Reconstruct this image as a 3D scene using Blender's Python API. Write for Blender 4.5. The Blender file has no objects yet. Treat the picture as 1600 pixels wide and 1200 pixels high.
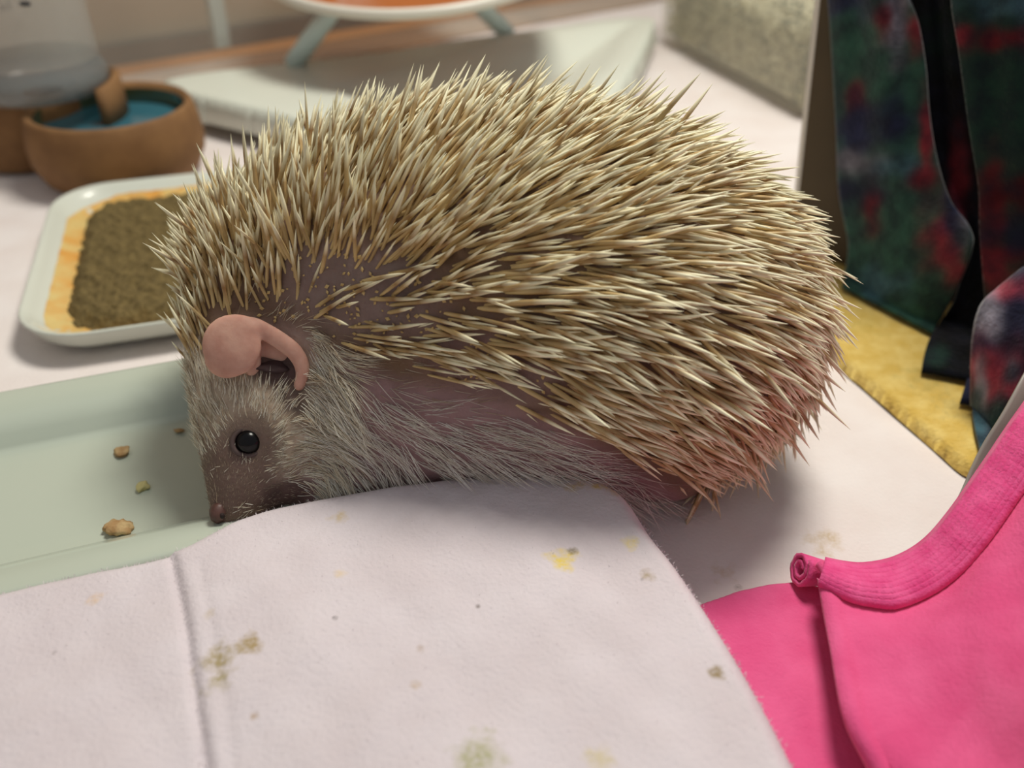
import bpy, math, random
import numpy as np
from mathutils import Vector, Matrix
from mathutils.bvhtree import BVHTree
rng = np.random.default_rng(7); random.seed(7)
C = bpy.context.scene
COL = C.collection

# ------------------------------------------------------------------ camera, world, lamps, exposure
F = 1386.0; CH = 0.18; PITCH = math.radians(35)
cp, sp_ = math.cos(PITCH), math.sin(PITCH)
cam_d = bpy.data.cameras.new('camera'); cam = bpy.data.objects.new('camera', cam_d); COL.objects.link(cam)
cam.location = (0, 0, CH); cam.rotation_euler = (math.pi/2 - PITCH, 0, 0)
cam_d.sensor_width = 36; cam_d.lens = 36*F/1600; cam_d.clip_start = 0.01; cam_d.clip_end = 20
cam_d.dof.use_dof = True; cam_d.dof.focus_distance = 0.232; cam_d.dof.aperture_fstop = 8.5
C.camera = cam
C.view_settings.view_transform = 'Standard'; C.view_settings.look = 'None'
C.view_settings.gamma = 1; C.view_settings.use_curve_mapping = False
C.view_settings.exposure = 0.0
w = bpy.data.worlds.new('room_light'); C.world = w; w.use_nodes = True
w.node_tree.nodes['Background'].inputs[0].default_value = (0.93, 0.96, 1.0, 1)
w.node_tree.nodes['Background'].inputs[1].default_value = 0.31
def area(name, loc, target, size, power, color):
    l = bpy.data.lights.new(name, 'AREA'); l.shape = 'DISK'; l.size = size; l.energy = power; l.color = color
    o = bpy.data.objects.new(name, l); COL.objects.link(o); o.location = loc
    o.rotation_euler = (Vector(target)-Vector(loc)).to_track_quat('-Z', 'Y').to_euler()
    return o
area('ceiling_lamp', (0.15, 0.44, 0.72), (0.05, 0.27, 0), 0.24, 5.3, (1.0, 0.965, 0.86))

def K(px, py, D):                      # point at depth D along the lens axis
    return np.array([(px-800)/F*D, D*(cp+(600-py)/F*sp_), CH+D*(-sp_+(600-py)/F*cp)])
def G(px, py, z=0.0):
    u = (600-py)/F; t = (z-CH)/(-sp_+u*cp)
    return np.array([(px-800)/F*t, t*(cp+u*sp_), z])
def UY(px, py, Y):
    u = (600-py)/F; return K(px, py, Y/(cp+u*sp_))
RGT = np.array([1., 0, 0]); UPV = np.array([0, sp_, cp]); FWD = np.array([0, cp, -sp_]); CAM = np.array([0, 0, CH])
def proj(P):
    q = np.atleast_2d(P)-CAM; D = q@FWD
    return 800+F*(q@RGT)/D, 600-F*(q@UPV)/D, D

# ------------------------------------------------------------------ materials
def lin(c):
    c = np.array(c, float)/255
    return tuple(np.where(c <= .04045, c/12.92, ((c+.055)/1.055)**2.4))+(1.0,)
def mat(name, col, rough=.6, noise=None, bump=None, sss=0, spec=.5, sheen=0, alpha=1, attr=None, trans=0, coat=0):
    m = bpy.data.materials.new(name); m.use_nodes = True; nt = m.node_tree; N = nt.nodes; L = nt.links
    b = N['Principled BSDF']; b.inputs['Roughness'].default_value = rough
    b.inputs['Specular IOR Level'].default_value = spec
    c = lin(col); b.inputs['Base Color'].default_value = c
    tc = N.new('ShaderNodeTexCoord'); src = None
    if attr:
        a = N.new('ShaderNodeAttribute'); a.attribute_name = attr; src = a.outputs['Color']
    if noise:                            # (scale, other colour, amount[, detail])
        n = N.new('ShaderNodeTexNoise'); n.inputs['Scale'].default_value = noise[0]
        n.inputs['Detail'].default_value = noise[3] if len(noise) > 3 else 4
        L.new(tc.outputs['Object'], n.inputs['Vector'])
        r = N.new('ShaderNodeMapRange'); r.inputs[1].default_value = .35; r.inputs[2].default_value = .65
        r.inputs[4].default_value = noise[2]; L.new(n.outputs[0], r.inputs[0])
        mx = N.new('ShaderNodeMix'); mx.data_type = 'RGBA'
        L.new(r.outputs[0], mx.inputs[0])
        if src: L.new(src, mx.inputs[6])
        else: mx.inputs[6].default_value = c
        mx.inputs[7].default_value = lin(noise[1]); src = mx.outputs[2]
    if src: L.new(src, b.inputs['Base Color'])
    if bump:                             # [(scale, strength, distance)...]
        prev = None
        for s, st, d in bump:
            n = N.new('ShaderNodeTexNoise'); n.inputs['Scale'].default_value = s; n.inputs['Detail'].default_value = 5
            L.new(tc.outputs['Object'], n.inputs['Vector'])
            bp = N.new('ShaderNodeBump'); bp.inputs['Strength'].default_value = st; bp.inputs['Distance'].default_value = d
            L.new(n.outputs[0], bp.inputs['Height'])
            if prev: L.new(prev, bp.inputs['Normal'])
            prev = bp.outputs[0]
        L.new(prev, b.inputs['Normal'])
    if sss:
        b.inputs['Subsurface Weight'].default_value = sss
        b.inputs['Subsurface Radius'].default_value = (1, .45, .3); b.inputs['Subsurface Scale'].default_value = .003
    if sheen:
        b.inputs['Sheen Weight'].default_value = sheen; b.inputs['Sheen Roughness'].default_value = .4
    b.inputs['Transmission Weight'].default_value = trans
    b.inputs['Coat Weight'].default_value = coat
    b.inputs['Alpha'].default_value = alpha
    return m
def clear(name, col, fac, rough=.25):     # clear plastic film: partly see-through, partly milky
    m = bpy.data.materials.new(name); m.use_nodes = True; nt = m.node_tree; N = nt.nodes; L = nt.links
    b = N['Principled BSDF']; b.inputs['Base Color'].default_value = lin(col); b.inputs['Roughness'].default_value = rough
    t = N.new('ShaderNodeBsdfTransparent'); mx = N.new('ShaderNodeMixShader'); mx.inputs[0].default_value = fac
    L.new(t.outputs[0], mx.inputs[1]); L.new(b.outputs[0], mx.inputs[2])
    L.new(mx.outputs[0], N['Material Output'].inputs[0]); return m
def stained(m, spots):
    """spots: (xyz, radius, colour, amount) mixed over the base colour with ragged edges"""
    nt = m.node_tree; N = nt.nodes; L = nt.links; b = N['Principled BSDF']
    src = b.inputs['Base Color'].links[0].from_socket
    tc = N.new('ShaderNodeTexCoord')
    n = N.new('ShaderNodeTexNoise'); n.inputs['Scale'].default_value = 260; n.inputs['Detail'].default_value = 5
    L.new(tc.outputs['Object'], n.inputs['Vector'])
    n2 = N.new('ShaderNodeTexNoise'); n2.inputs['Scale'].default_value = 900; n2.inputs['Detail'].default_value = 3
    L.new(tc.outputs['Object'], n2.inputs['Vector'])
    for p, r, c, a in spots:
        d = N.new('ShaderNodeVectorMath'); d.operation = 'DISTANCE'; d.inputs[1].default_value = tuple(p)
        L.new(tc.outputs['Object'], d.inputs[0])
        s = N.new('ShaderNodeMath'); s.operation = 'DIVIDE'; s.inputs[1].default_value = r; L.new(d.outputs['Value'], s.inputs[0])
        k = N.new('ShaderNodeMath'); k.operation = 'MULTIPLY_ADD'; k.inputs[1].default_value = 2.6; L.new(n.outputs[0], k.inputs[0])
        L.new(s.outputs[0], k.inputs[2])
        mr = N.new('ShaderNodeMapRange'); mr.inputs[1].default_value = 2.35; mr.inputs[2].default_value = 1.5
        mr.inputs[3].default_value = 0; mr.inputs[4].default_value = a; L.new(k.outputs[0], mr.inputs[0])
        q = N.new('ShaderNodeMath'); q.operation = 'MULTIPLY'; L.new(mr.outputs[0], q.inputs[0])
        mr2 = N.new('ShaderNodeMapRange'); mr2.inputs[1].default_value = .35; mr2.inputs[2].default_value = .6; mr2.inputs[3].default_value = .45
        L.new(n2.outputs[0], mr2.inputs[0]); L.new(mr2.outputs[0], q.inputs[1])
        mx = N.new('ShaderNodeMix'); mx.data_type = 'RGBA'; L.new(q.outputs[0], mx.inputs[0]); L.new(src, mx.inputs[6])
        mx.inputs[7].default_value = lin(c); src = mx.outputs[2]
    L.new(src, b.inputs['Base Color'])

# ------------------------------------------------------------------ mesh helpers
def link(name, me, m, parent=None, smooth=True):
    o = bpy.data.objects.new(name, me); COL.objects.link(o)
    if m is not None and not me.materials: me.materials.append(m)
    if smooth and len(me.polygons): me.polygons.foreach_set('use_smooth', [True]*len(me.polygons))
    if parent is not None:
        o.parent = parent; o.matrix_parent_inverse = Matrix.Translation(-Vector(parent.location))
    return o
def mesh(name, V, Fc, m, parent=None, smooth=True):
    me = bpy.data.meshes.new(name); me.from_pydata([tuple(map(float, v)) for v in V], [], [tuple(map(int, f)) for f in Fc]); me.update()
    return link(name, me, m, parent, smooth)
def fastmesh(name, V, Q):
    me = bpy.data.meshes.new(name); n = Q.shape[1]
    me.vertices.add(len(V)); me.vertices.foreach_set('co', np.asarray(V, np.float32).ravel())
    me.loops.add(Q.size); me.loops.foreach_set('vertex_index', Q.ravel().astype(np.int32))
    me.polygons.add(len(Q)); me.polygons.foreach_set('loop_start', np.arange(0, Q.size, n, dtype=np.int32))
    me.update(calc_edges=True); me.validate(); return me
def tag(o, label=None, cat=None, group=None, kind=None):
    if label: o['label'] = label
    if cat: o['category'] = cat
    if group: o['group'] = group
    if kind: o['kind'] = kind
    return o
def thing(name, loc, label, cat, group=None):
    o = bpy.data.objects.new(name, None); COL.objects.link(o); o.location = loc; o.empty_display_size = .01
    return tag(o, label, cat, group)
def vcol(me, cols, name='col'):
    a = me.attributes.new(name, 'FLOAT_COLOR', 'POINT')
    c = np.ones((len(me.vertices), 4), np.float32); c[:, :3] = cols[:, :3]; a.data.foreach_set('color', c.ravel())
def gridfaces(nu, nv, wrap=False):
    Fc = []
    for i in range(nu-1+(1 if wrap else 0)):
        for j in range(nv-1):
            a = i*nv+j; b = ((i+1) % nu)*nv+j; Fc.append((a, b, b+1, a+1))
    return Fc
def lathe(name, prof, c, m, parent=None, n=64, axis=None, closed=False):
    V = []
    for i in range(n):
        a = 2*math.pi*i/n
        for r, z in prof: V.append((r*math.cos(a), r*math.sin(a), z))
    nv = len(prof); Fc = gridfaces(n, nv, True)
    if closed:
        for i in range(n):
            a = i*nv; b = ((i+1) % n)*nv; Fc.append((a+nv-1, b+nv-1, b, a))
    V = np.array(V)
    if axis is not None:
        R = np.array(Vector((0, 0, 1)).rotation_difference(Vector(axis)).to_matrix()); V = V@R.T
    return mesh(name, V+np.array(c), Fc, m, parent)
def rrect(a, b, r, n=8):
    out = []
    for cx, cy, s in ((a-r, b-r, 0), (-a+r, b-r, 90), (-a+r, -b+r, 180), (a-r, -b+r, 270)):
        for k in range(n+1):
            t = math.radians(s+90*k/n); out.append((cx+r*math.cos(t), cy+r*math.sin(t)))
    return out
def rdish(name, a, b, r, prof, c, ang, m, parent=None, cap=True):
    """prof: (inset, z) from the outside base over the rim to the inside floor"""
    V = []; rings = len(prof)
    for ins, z in prof:
        for x, y in rrect(a-ins, b-ins, max(r-ins*.8, .002)):
            V.append((x, y, z))
    n = len(V)//rings; Fc = []
    for k in range(rings-1):
        for i in range(n):
            j = (i+1) % n; Fc.append((k*n+i, k*n+j, (k+1)*n+j, (k+1)*n+i))
    if cap:
        Fc.append(tuple(range((rings-1)*n, rings*n))); Fc.append(tuple(reversed(range(n))))
    ca, sa = math.cos(ang), math.sin(ang)
    V = [(c[0]+x*ca-y*sa, c[1]+x*sa+y*ca, c[2]+z) for x, y, z in V]
    o = mesh(name, V, Fc, m, parent)
    for p in o.data.polygons:
        if len(p.vertices) > 4: p.use_smooth = False
    return o
def tube(name, pts, rad, m, parent=None, n=10):
    pts = [Vector(p) for p in pts]; V = []; Fc = []
    for i, p in enumerate(pts):
        t = (pts[min(i+1, len(pts)-1)]-pts[max(i-1, 0)]).normalized()
        s = t.cross(Vector((0.1, .2, 1))).normalized(); u = s.cross(t)
        rr = rad[i] if hasattr(rad, '__len__') else rad
        for k in range(n):
            a = 2*math.pi*k/n; V.append(p+(s*math.cos(a)+u*math.sin(a))*rr)
    for i in range(len(pts)-1):
        for k in range(n):
            j = (k+1) % n; Fc.append((i*n+k, i*n+j, (i+1)*n+j, (i+1)*n+k))
    Fc.append(tuple(reversed(range(n)))); Fc.append(tuple(range((len(pts)-1)*n, len(pts)*n)))
    return mesh(name, V, Fc, m, parent)
def box(name, lo, hi, m, parent=None, M=None, bev=0):
    V = [(x, y, z) for x in (lo[0], hi[0]) for y in (lo[1], hi[1]) for z in (lo[2], hi[2])]
    if M is not None: V = [tuple(M@Vector(v)) for v in V]
    Fc = [(0, 1, 3, 2), (4, 6, 7, 5), (0, 4, 5, 1), (2, 3, 7, 6), (0, 2, 6, 4), (1, 5, 7, 3)]
    o = mesh(name, V, Fc, m, parent, smooth=False)
    if bev:
        md = o.modifiers.new('b', 'BEVEL'); md.width = bev; md.segments = 2
    return o
def smoothpoly(P, n=12, closed=True):     # Catmull-Rom through the points
    P = np.array(P, float); out = []; N_ = len(P)
    for i in range(N_ if closed else N_-1):
        if closed: a, b, c, d = P[(i-1) % N_], P[i], P[(i+1) % N_], P[(i+2) % N_]
        else: a, b, c, d = P[max(i-1, 0)], P[i], P[i+1], P[min(i+2, N_-1)]
        for k in range(n):
            t = k/n
            out.append(.5*((2*b)+(-a+c)*t+(2*a-5*b+4*c-d)*t*t+(-a+3*b-3*c+d)*t**3))
    if not closed: out.append(P[-1])
    return np.array(out)
def polydist(X, Y, P):
    P = np.asarray(P)[:, :2]; Q = np.roll(P, -1, 0)
    best = np.full(X.shape, 1e9); nx = np.zeros(X.shape); ny = np.zeros(X.shape); ins = np.zeros(X.shape, bool)
    for (ax, ay), (bx, by) in zip(P, Q):
        dx, dy = bx-ax, by-ay; L2 = dx*dx+dy*dy+1e-15
        t = np.clip(((X-ax)*dx+(Y-ay)*dy)/L2, 0, 1); cx = ax+t*dx; cy = ay+t*dy
        d = np.hypot(X-cx, Y-cy); m_ = d < best
        best = np.where(m_, d, best); nx = np.where(m_, cx, nx); ny = np.where(m_, cy, ny)
        cr = ((ay > Y) != (by > Y)) & (X < dx*(Y-ay)/(dy if abs(dy) > 1e-12 else 1e-12)+ax); ins ^= cr
    return np.where(ins, best, -best), nx, ny
def heightfield(name, poly, hf, res, m, parent=None):
    poly = np.asarray(poly)[:, :2]; x0, y0 = poly.min(0)-res*2; x1, y1 = poly.max(0)+res*2
    xs = np.arange(x0, x1, res); ys = np.arange(y0, y1, res); X, Y = np.meshgrid(xs, ys, indexing='ij')
    sd, nx, ny = polydist(X, Y, poly)
    snap = sd < res*.45; ok = sd > -res*1.05
    X2 = np.where(snap, nx, X); Y2 = np.where(snap, ny, Y); sd2 = np.where(snap, 0, sd)
    Z = hf(X2, Y2, sd2)
    idx = -np.ones(X.shape, int); nu, nv = X.shape
    q = ok[:-1, :-1] & ok[1:, :-1] & ok[1:, 1:] & ok[:-1, 1:] & ((sd[:-1, :-1] > 0) | (sd[1:, :-1] > 0) | (sd[1:, 1:] > 0) | (sd[:-1, 1:] > 0))
    use = np.zeros(X.shape, bool); use[:-1, :-1] |= q; use[1:, :-1] |= q; use[1:, 1:] |= q; use[:-1, 1:] |= q
    idx[use] = np.arange(use.sum()); V = np.stack([X2[use], Y2[use], Z[use]], 1)
    I, J = np.where(q); Q = np.stack([idx[I, J], idx[I+1, J], idx[I+1, J+1], idx[I, J+1]], 1)
    me = fastmesh(name, V, Q); return link(name, me, m, parent)
def sst(a, b, x):
    t = np.clip((x-a)/(b-a), 0, 1); return t*t*(3-2*t)
def wob(X, Y, s, ph=0):
    return (np.sin(X*s+ph)*np.cos(Y*s*1.3+ph*2)+.5*np.sin(X*s*2.1+Y*s*1.7+ph*3)+.25*np.sin(X*s*4.3-Y*s*3.9+ph))/1.75
def strands(P, Dr, Nn, Ln, rad, prof, cols, curve=0.0, sides=5):
    """tapering strands: P roots, Dr unit directions, Nn bend axis, Ln lengths; returns verts, quads, colours"""
    n = len(P); ref = np.where(np.abs(Dr[:, 2:3]) > .9, np.array([[1., 0, 0]]), np.array([[0, 0, 1.]]))
    s = np.cross(Dr, ref); s /= np.linalg.norm(s, axis=1)[:, None]; u = np.cross(s, Dr)
    R = len(prof); V = np.zeros((n, R, sides, 3), np.float32); Cc = np.zeros((n, R, sides, 3), np.float32)
    cv = curve if hasattr(curve, '__len__') else np.full(n, curve)
    for k, (t, rr) in enumerate(prof):
        c = P+Dr*(Ln*t)[:, None]+Nn*(cv*Ln*t*t)[:, None]
        for j in range(sides):
            a = 2*math.pi*j/sides
            V[:, k, j] = c+(s*math.cos(a)+u*math.sin(a))*(rad*rr)[:, None]
        Cc[:, k, :] = cols[:, k][:, None, :]
    base = (np.arange(n)*R*sides)[:, None, None]
    k = np.arange(R-1)[None, :, None]*sides; j = np.arange(sides)[None, None, :]; j2 = (j+1) % sides
    Q = np.stack([base+k+j, base+k+j2, base+k+sides+j2, base+k+sides+j], -1).reshape(-1, 4)
    return V.reshape(-1, 3), Q, Cc.reshape(-1, 3)

# ------------------------------------------------------------------ room behind the tub
TA = math.radians(36); tdir = np.array([math.cos(TA), math.sin(TA), 0]); tnor = np.array([-math.sin(TA), math.cos(TA), 0])
W0 = np.array([-.226, .6095, 0.])
m_floor = mat('tan_floor', (216, 158, 108), .5, (14, (206, 146, 98), .6))
m_wall = mat('beige_wall', (188, 170, 146), .8, (9, (176, 160, 140), .6))
m_base = mat('baseboard_shadow_grey', (128, 118, 108), .6, (30, (115, 108, 100), .5))  # dark grey also paints in the contact shadow along the wall's foot
def obox(name, origin, d, n_, s0, s1, n0, n1, z0, z1, m, parent=None, bev=0):
    M = Matrix(((d[0], n_[0], 0, origin[0]), (d[1], n_[1], 0, origin[1]), (0, 0, 1, 0), (0, 0, 0, 1)))
    return box(name, (s0, n0, z0), (s1, n1, z1), m, parent, M, bev)
tag(obox('floor', W0, tdir, tnor, -2.2, 2.2, -2.0, .122, -.05, -.012, m_floor), kind='structure')
tag(obox('wall_back', W0, tdir, tnor, -2.2, 2.2, .135, .18, -.05, 1.2, m_wall), kind='structure')
tag(obox('baseboard_shadow_back', W0, tdir, tnor, -2.2, 2.2, .1225, .1345, -.05, .003, m_base), kind='structure')

# ------------------------------------------------------------------ clear storage tub
tub = thing('storage_tub', (0, .3, 0), 'large clear plastic storage tub with ribbed walls holding the whole pet enclosure', 'tub')
m_tub = clear('clear_tub_wall', (200, 198, 188), .13); m_tubf = clear('milky_tub_edge', (200, 198, 190), .4, .4); m_rib = clear('milky_rib', (215, 222, 215), .5, .4)
def profwall(name, origin, d, n_, s0, s1, prof, m, parent, th=.002):
    V = []
    for s in (s0, s1):
        for nn, z in prof: V.append(np.array(origin)+np.array(d)*s+np.array(n_)*nn+np.array([0, 0, z]))
    o = mesh(name, V, gridfaces(2, len(prof)), m, parent)
    md = o.modifiers.new('s', 'SOLIDIFY'); md.thickness = th; md.offset = 0
    return o
fil = [(0, .0), (.005, .0006), (.010, .002), (.014, .005), (.016, .009)]
rdir = np.array([.31, -.95, 0]); rdir /= np.linalg.norm(rdir); rnor = np.array([.95, .31, 0])/np.linalg.norm([.95, .31])
CR = W0+tdir*.52
L0 = W0-tdir*.24; ldir = -tnor; lnor = -tdir
for o0, d0, n0, a, b in ((W0, tdir, tnor, -.24, .52), (CR, rdir, rnor, 0, .62), (L0, ldir, lnor, 0, .62)):
    profwall('base_fillet', o0, d0, n0, a, b, fil, m_tubf, tub)
    profwall('side_wall', o0, d0, n0, a, b, [(.016, .0095), (.034, .26), (.05, .262)], m_tub, tub)
for px, py in ((350, 106), (880, 28), (120, 215)):
    g = G(px, py, .0); s = float((g-W0)@tdir)
    if px == 120: s = -.13
    obox('wall_rib', W0+tdir*s, tdir, tnor, -.005, .005, .016, .026, .016, .24, m_rib, tub)
tb = np.array([W0-tdir*.24, CR, CR+rdir*.62, L0+ldir*.62])
def liner_h(X, Y, sd): return .0 + .0006*wob(X, Y, 22) + .0003*wob(X, Y, 61, 2) - .001
mesh('tub_floor', [(*q[:2], z) for z in (-.011, -.007) for q in tb], [(0, 1, 2, 3), (7, 6, 5, 4)]+[(i, 4+i, 4+(i+1) % 4, (i+1) % 4) for i in range(4)], m_tubf, tub, smooth=False)

m_fleece = mat('pale_pink_fleece', (220, 210, 215), .95, (55, (210, 198, 202), .7), [(900, .5, .0006), (160, .3, .001)], sheen=.35, spec=.15)
m_liner = mat('white_fleece', (238, 230, 228), .95, (40, (230, 218, 214), .7), [(900, .4, .0005), (120, .25, .001)], sheen=.3, spec=.15)
stained(m_liner, [(G(1290, 845), .006, (190, 160, 90), .5), (G(1130, 890), .004, (200, 170, 120), .5), (G(1155, 915), .0015, (90, 75, 60), .9), (G(55, 520), .0015, (200, 90, 80), .6)])
liner = heightfield('fleece_liner', [W0-tdir*.235+tnor*-.002, CR-tdir*.01, CR+rdir*.6-tdir*.01, (.15, .02, 0), (-.2, .02, 0), L0+ldir*.5+tdir*.01], liner_h, .004, m_liner)
tag(liner, 'pale pinkish-white fleece sheet lining the floor of the tub', 'fleece sheet')

# ------------------------------------------------------------------ folded fleece in the foreground
FZ = .024
fo = [(-260, 1010), (-120, 965), (0, 932), (130, 900), (262, 872), (320, 845), (372, 818), (470, 790), (620, 766), (740, 752), (840, 746), (930, 758), (990, 788), (1035, 850), (1075, 900), (1130, 980), (1190, 1078), (1255, 1200), (1310, 1330)]
fpl = [G(x, y, .0165) for x, y in fo]
fpl = smoothpoly(fpl, 6, closed=False)
fpl = np.vstack([fpl, [(.052, .045, 0), (-.13, .045, 0)]])
crease = smoothpoly([G(268, 868, FZ), G(288, 960, FZ), G(302, 1060, FZ), (G(322, 1200, FZ)), G(335, 1330, FZ)], 8, closed=False)
crease2 = smoothpoly([G(312, 880, FZ), G(330, 980, FZ), G(350, 1090, FZ), G(362, 1200, FZ)], 8, closed=False)
def dline(X, Y, L):
    d = np.full(X.shape, 9.); side = np.zeros(X.shape)
    for a, b in zip(L[:-1], L[1:]):
        v = b[:2]-a[:2]; t = np.clip(((X-a[0])*v[0]+(Y-a[1])*v[1])/(v@v), 0, 1)
        dx = X-a[0]-t*v[0]; dy = Y-a[1]-t*v[1]; dd = np.hypot(dx, dy); k = dd < d
        d = np.where(k, dd, d); side = np.where(k, np.sign(v[0]*dy-v[1]*dx), side)
    return d, side
def fold_h(X, Y, sd):
    r = .0085
    z = FZ*np.sqrt(np.clip(1-(1-np.clip(sd/r, 0, 1))**2, 0, 1))
    d, s = dline(X, Y, crease)
    z = z-(.0016*np.exp(-(d/.0011)**2)+.0012*(s < 0)*np.exp(-d/.02))*sst(0, .004, sd)
    d2, s2 = dline(X, Y, crease2); z -= .0004*np.exp(-(d2/.0012)**2)*sst(0, .004, sd)
    z += (.0012*wob(X, Y, 45, 1)+.00035*wob(X, Y, 170, 2))*sst(.0, .012, sd)
    return z
m_fold = m_fleece.copy(); m_fold.name = 'folded_fleece'
def FS(px, py, r, c, a): return (G(px, py, FZ), r, c, a)
stained(m_fold, [FS(345, 1035, .0050, (160, 142, 90), .85), FS(392, 1010, .0032, (164, 140, 88), .9), FS(335, 1065, .0034, (160, 146, 96), .8), FS(330, 960, .002, (190, 170, 130), .6), FS(878, 872, .0038, (232, 205, 90), .95), FS(893, 858, .0014, (120, 105, 60), 1),
    (G(822, 752, .0205), .0048, (205, 160, 70), .9), (G(905, 765, .0205), 0.0063, (214, 178, 70), .95), (G(958, 775, .0205), 0.0053, (216, 184, 84), .95), FS(985, 845, .0025, (226, 205, 130), .7),
    FS(750, 1180, .0058, (168, 166, 120), .8), FS(935, 1185, .004, (205, 190, 140), .6), FS(1010, 897, .0024, (165, 145, 110), .85), FS(1118, 1048, .0020, (150, 130, 95), .95),
    FS(530, 806, .0028, (205, 180, 130), .7), FS(150, 930, .0024, (222, 185, 140), .6), FS(530, 895, .002, (225, 200, 160), .6), FS(656, 1010, .0014, (160, 130, 90), .9), FS(648, 1070, .0015, (195, 170, 140), .7),
    FS(524, 968, .0009, (60, 48, 42), 1), FS(712, 1048, .0010, (60, 50, 40), 1), FS(83, 1014, .0009, (70, 58, 50), 1), FS(161, 997, .0008, (90, 78, 68), 1), FS(500, 1034, .0010, (90, 75, 62), 1), FS(747, 946, .0008, (90, 75, 60), 1), FS(1003, 903, .0010, (60, 50, 40), 1), FS(752, 1086, .0008, (110, 90, 70), 1), FS(396, 1120, .0012, (175, 145, 110), .8)])
foldo = heightfield('folded_fleece', fpl, fold_h, .0008, m_fold)
tag(foldo, 'thick folded pale pink fleece with yellow stains and a crease in the foreground', 'fleece blanket')
# short nap standing on the folded fleece, part of it
def nap(obj, n, length, name, m, seed=1, filt=None):
    me = obj.data; nv = len(me.vertices); co = np.zeros(nv*3, np.float32); no = np.zeros(nv*3, np.float32)
    me.vertices.foreach_get('co', co); me.vertices.foreach_get('normal', no); co = co.reshape(-1, 3); no = no.reshape(-1, 3)
    r = np.random.default_rng(seed); idx = r.integers(0, nv, n)
    if filt is not None: idx = idx[filt(co[idx])]
    P = co[idx]+r.normal(0, .0004, (len(idx), 3)); P[:, 2] = co[idx][:, 2]-.0002; d = no[idx]+r.normal(0, .55, (len(idx), 3)); d /= np.linalg.norm(d, axis=1)[:, None]
    L = length*r.uniform(.6, 1.3, len(idx))[:, None]; s = np.cross(d, r.normal(0, 1, d.shape)); s /= np.linalg.norm(s, axis=1)[:, None]
    wd = .00009; V = np.stack([P-s*wd, P+s*wd, P+d*L], 1).reshape(-1, 3)
    me2 = fastmesh(name, V, np.arange(len(V)).reshape(-1, 3))
    return tag(link(name, me2, m, obj, smooth=False), kind='stuff')
m_nap = mat('fleece_nap', (224, 214, 218), .95, (50, (214, 202, 206), .7), sheen=.3, spec=.1)
nap(foldo, 60000, .00075, 'fleece_nap', m_nap, 1, lambda P: (P[:, 2] < FZ*.93) | (np.random.default_rng(3).random(len(P)) < .04))

# ------------------------------------------------------------------ long white dish with crumbs, under the head
m_cer = mat('glazed_white_ceramic', (190, 198, 184), .22, (12, (184, 194, 180), .5), spec=.5, coat=.25)
m_cer2 = mat('white_ceramic', (216, 219, 208), .2, (14, (210, 214, 202), .5), spec=.5, coat=.3)
LA = math.radians(20); ld = np.array([math.cos(LA), math.sin(LA)]); lq = np.array([-math.sin(LA), math.cos(LA)])
mid = (np.array([-.161, .2285])+np.array([-.1206, .143]))/2
lc = mid+ld*.0415
plate = rdish('ceramic_dish', .0815, .0465, .012, [(.008, .001), (.003, .006), (.0, .0165), (.0005, .0178), (.002, .0182), (.012, .0160), (.0175, .0128), (.019, .0095), (.0205, .0085), (.023, .0080), (.028, .0078)], (lc[0], lc[1], 0), LA, m_cer)
tag(plate, 'long white rectangular ceramic dish with a few crumbs under the hedgehog\'s nose', 'dish')
m_crumb = mat('biscuit_kibble', (196, 168, 122), .9, (300, (160, 120, 75), .8), [(500, .7, .0008)])
def lump(name, c, r, m, parent=None, seed=0, amp=.22, sub=3):
    import bmesh
    bm = bmesh.new(); bmesh.ops.create_icosphere(bm, subdivisions=sub, radius=1)
    rr = np.random.default_rng(seed); k = rr.normal(0, 3.2, (6, 3)); ph = rr.uniform(0, 6, 6)
    me = bpy.data.meshes.new(name)
    for v in bm.verts:
        p = np.array(v.co); f = 1+amp*np.mean(np.sin(k@p+ph))*2
        v.co = Vector((c[0]+p[0]*r[0]*f, c[1]+p[1]*r[1]*f, c[2]+p[2]*r[2]*f))
    bm.to_mesh(me); bm.free(); return link(name, me, m, parent)
for i, (px, py, rx, ry, lab, fz) in enumerate((
    (184, 826, .0036, .0028, 'largest tan kibble crumb on the long white dish, nearest the camera', .0078),
    (190, 706, .0022, .0021, 'round tan kibble crumb near the middle of the long white dish', .0078),
    (222, 760, .0016, .0020, 'small pale yellow crumb on the long white dish between two tan kibbles', .0078),
    (280, 671, .0015, .0010, 'tiny golden crumb on the long white dish closest to the hedgehog\'s forehead', .0082))):
    g = G(px, py, fz+.0008)
    o = lump('kibble_crumb', (g[0], g[1], fz+ry*.42), (rx, ry, ry*.5), m_crumb if i != 2 else mat('pale_crumb', (206, 196, 140), .9, (300, (190, 180, 120), .6)), seed=i+3, amp=.3)
    tag(o, lab, 'food crumb')

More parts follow.
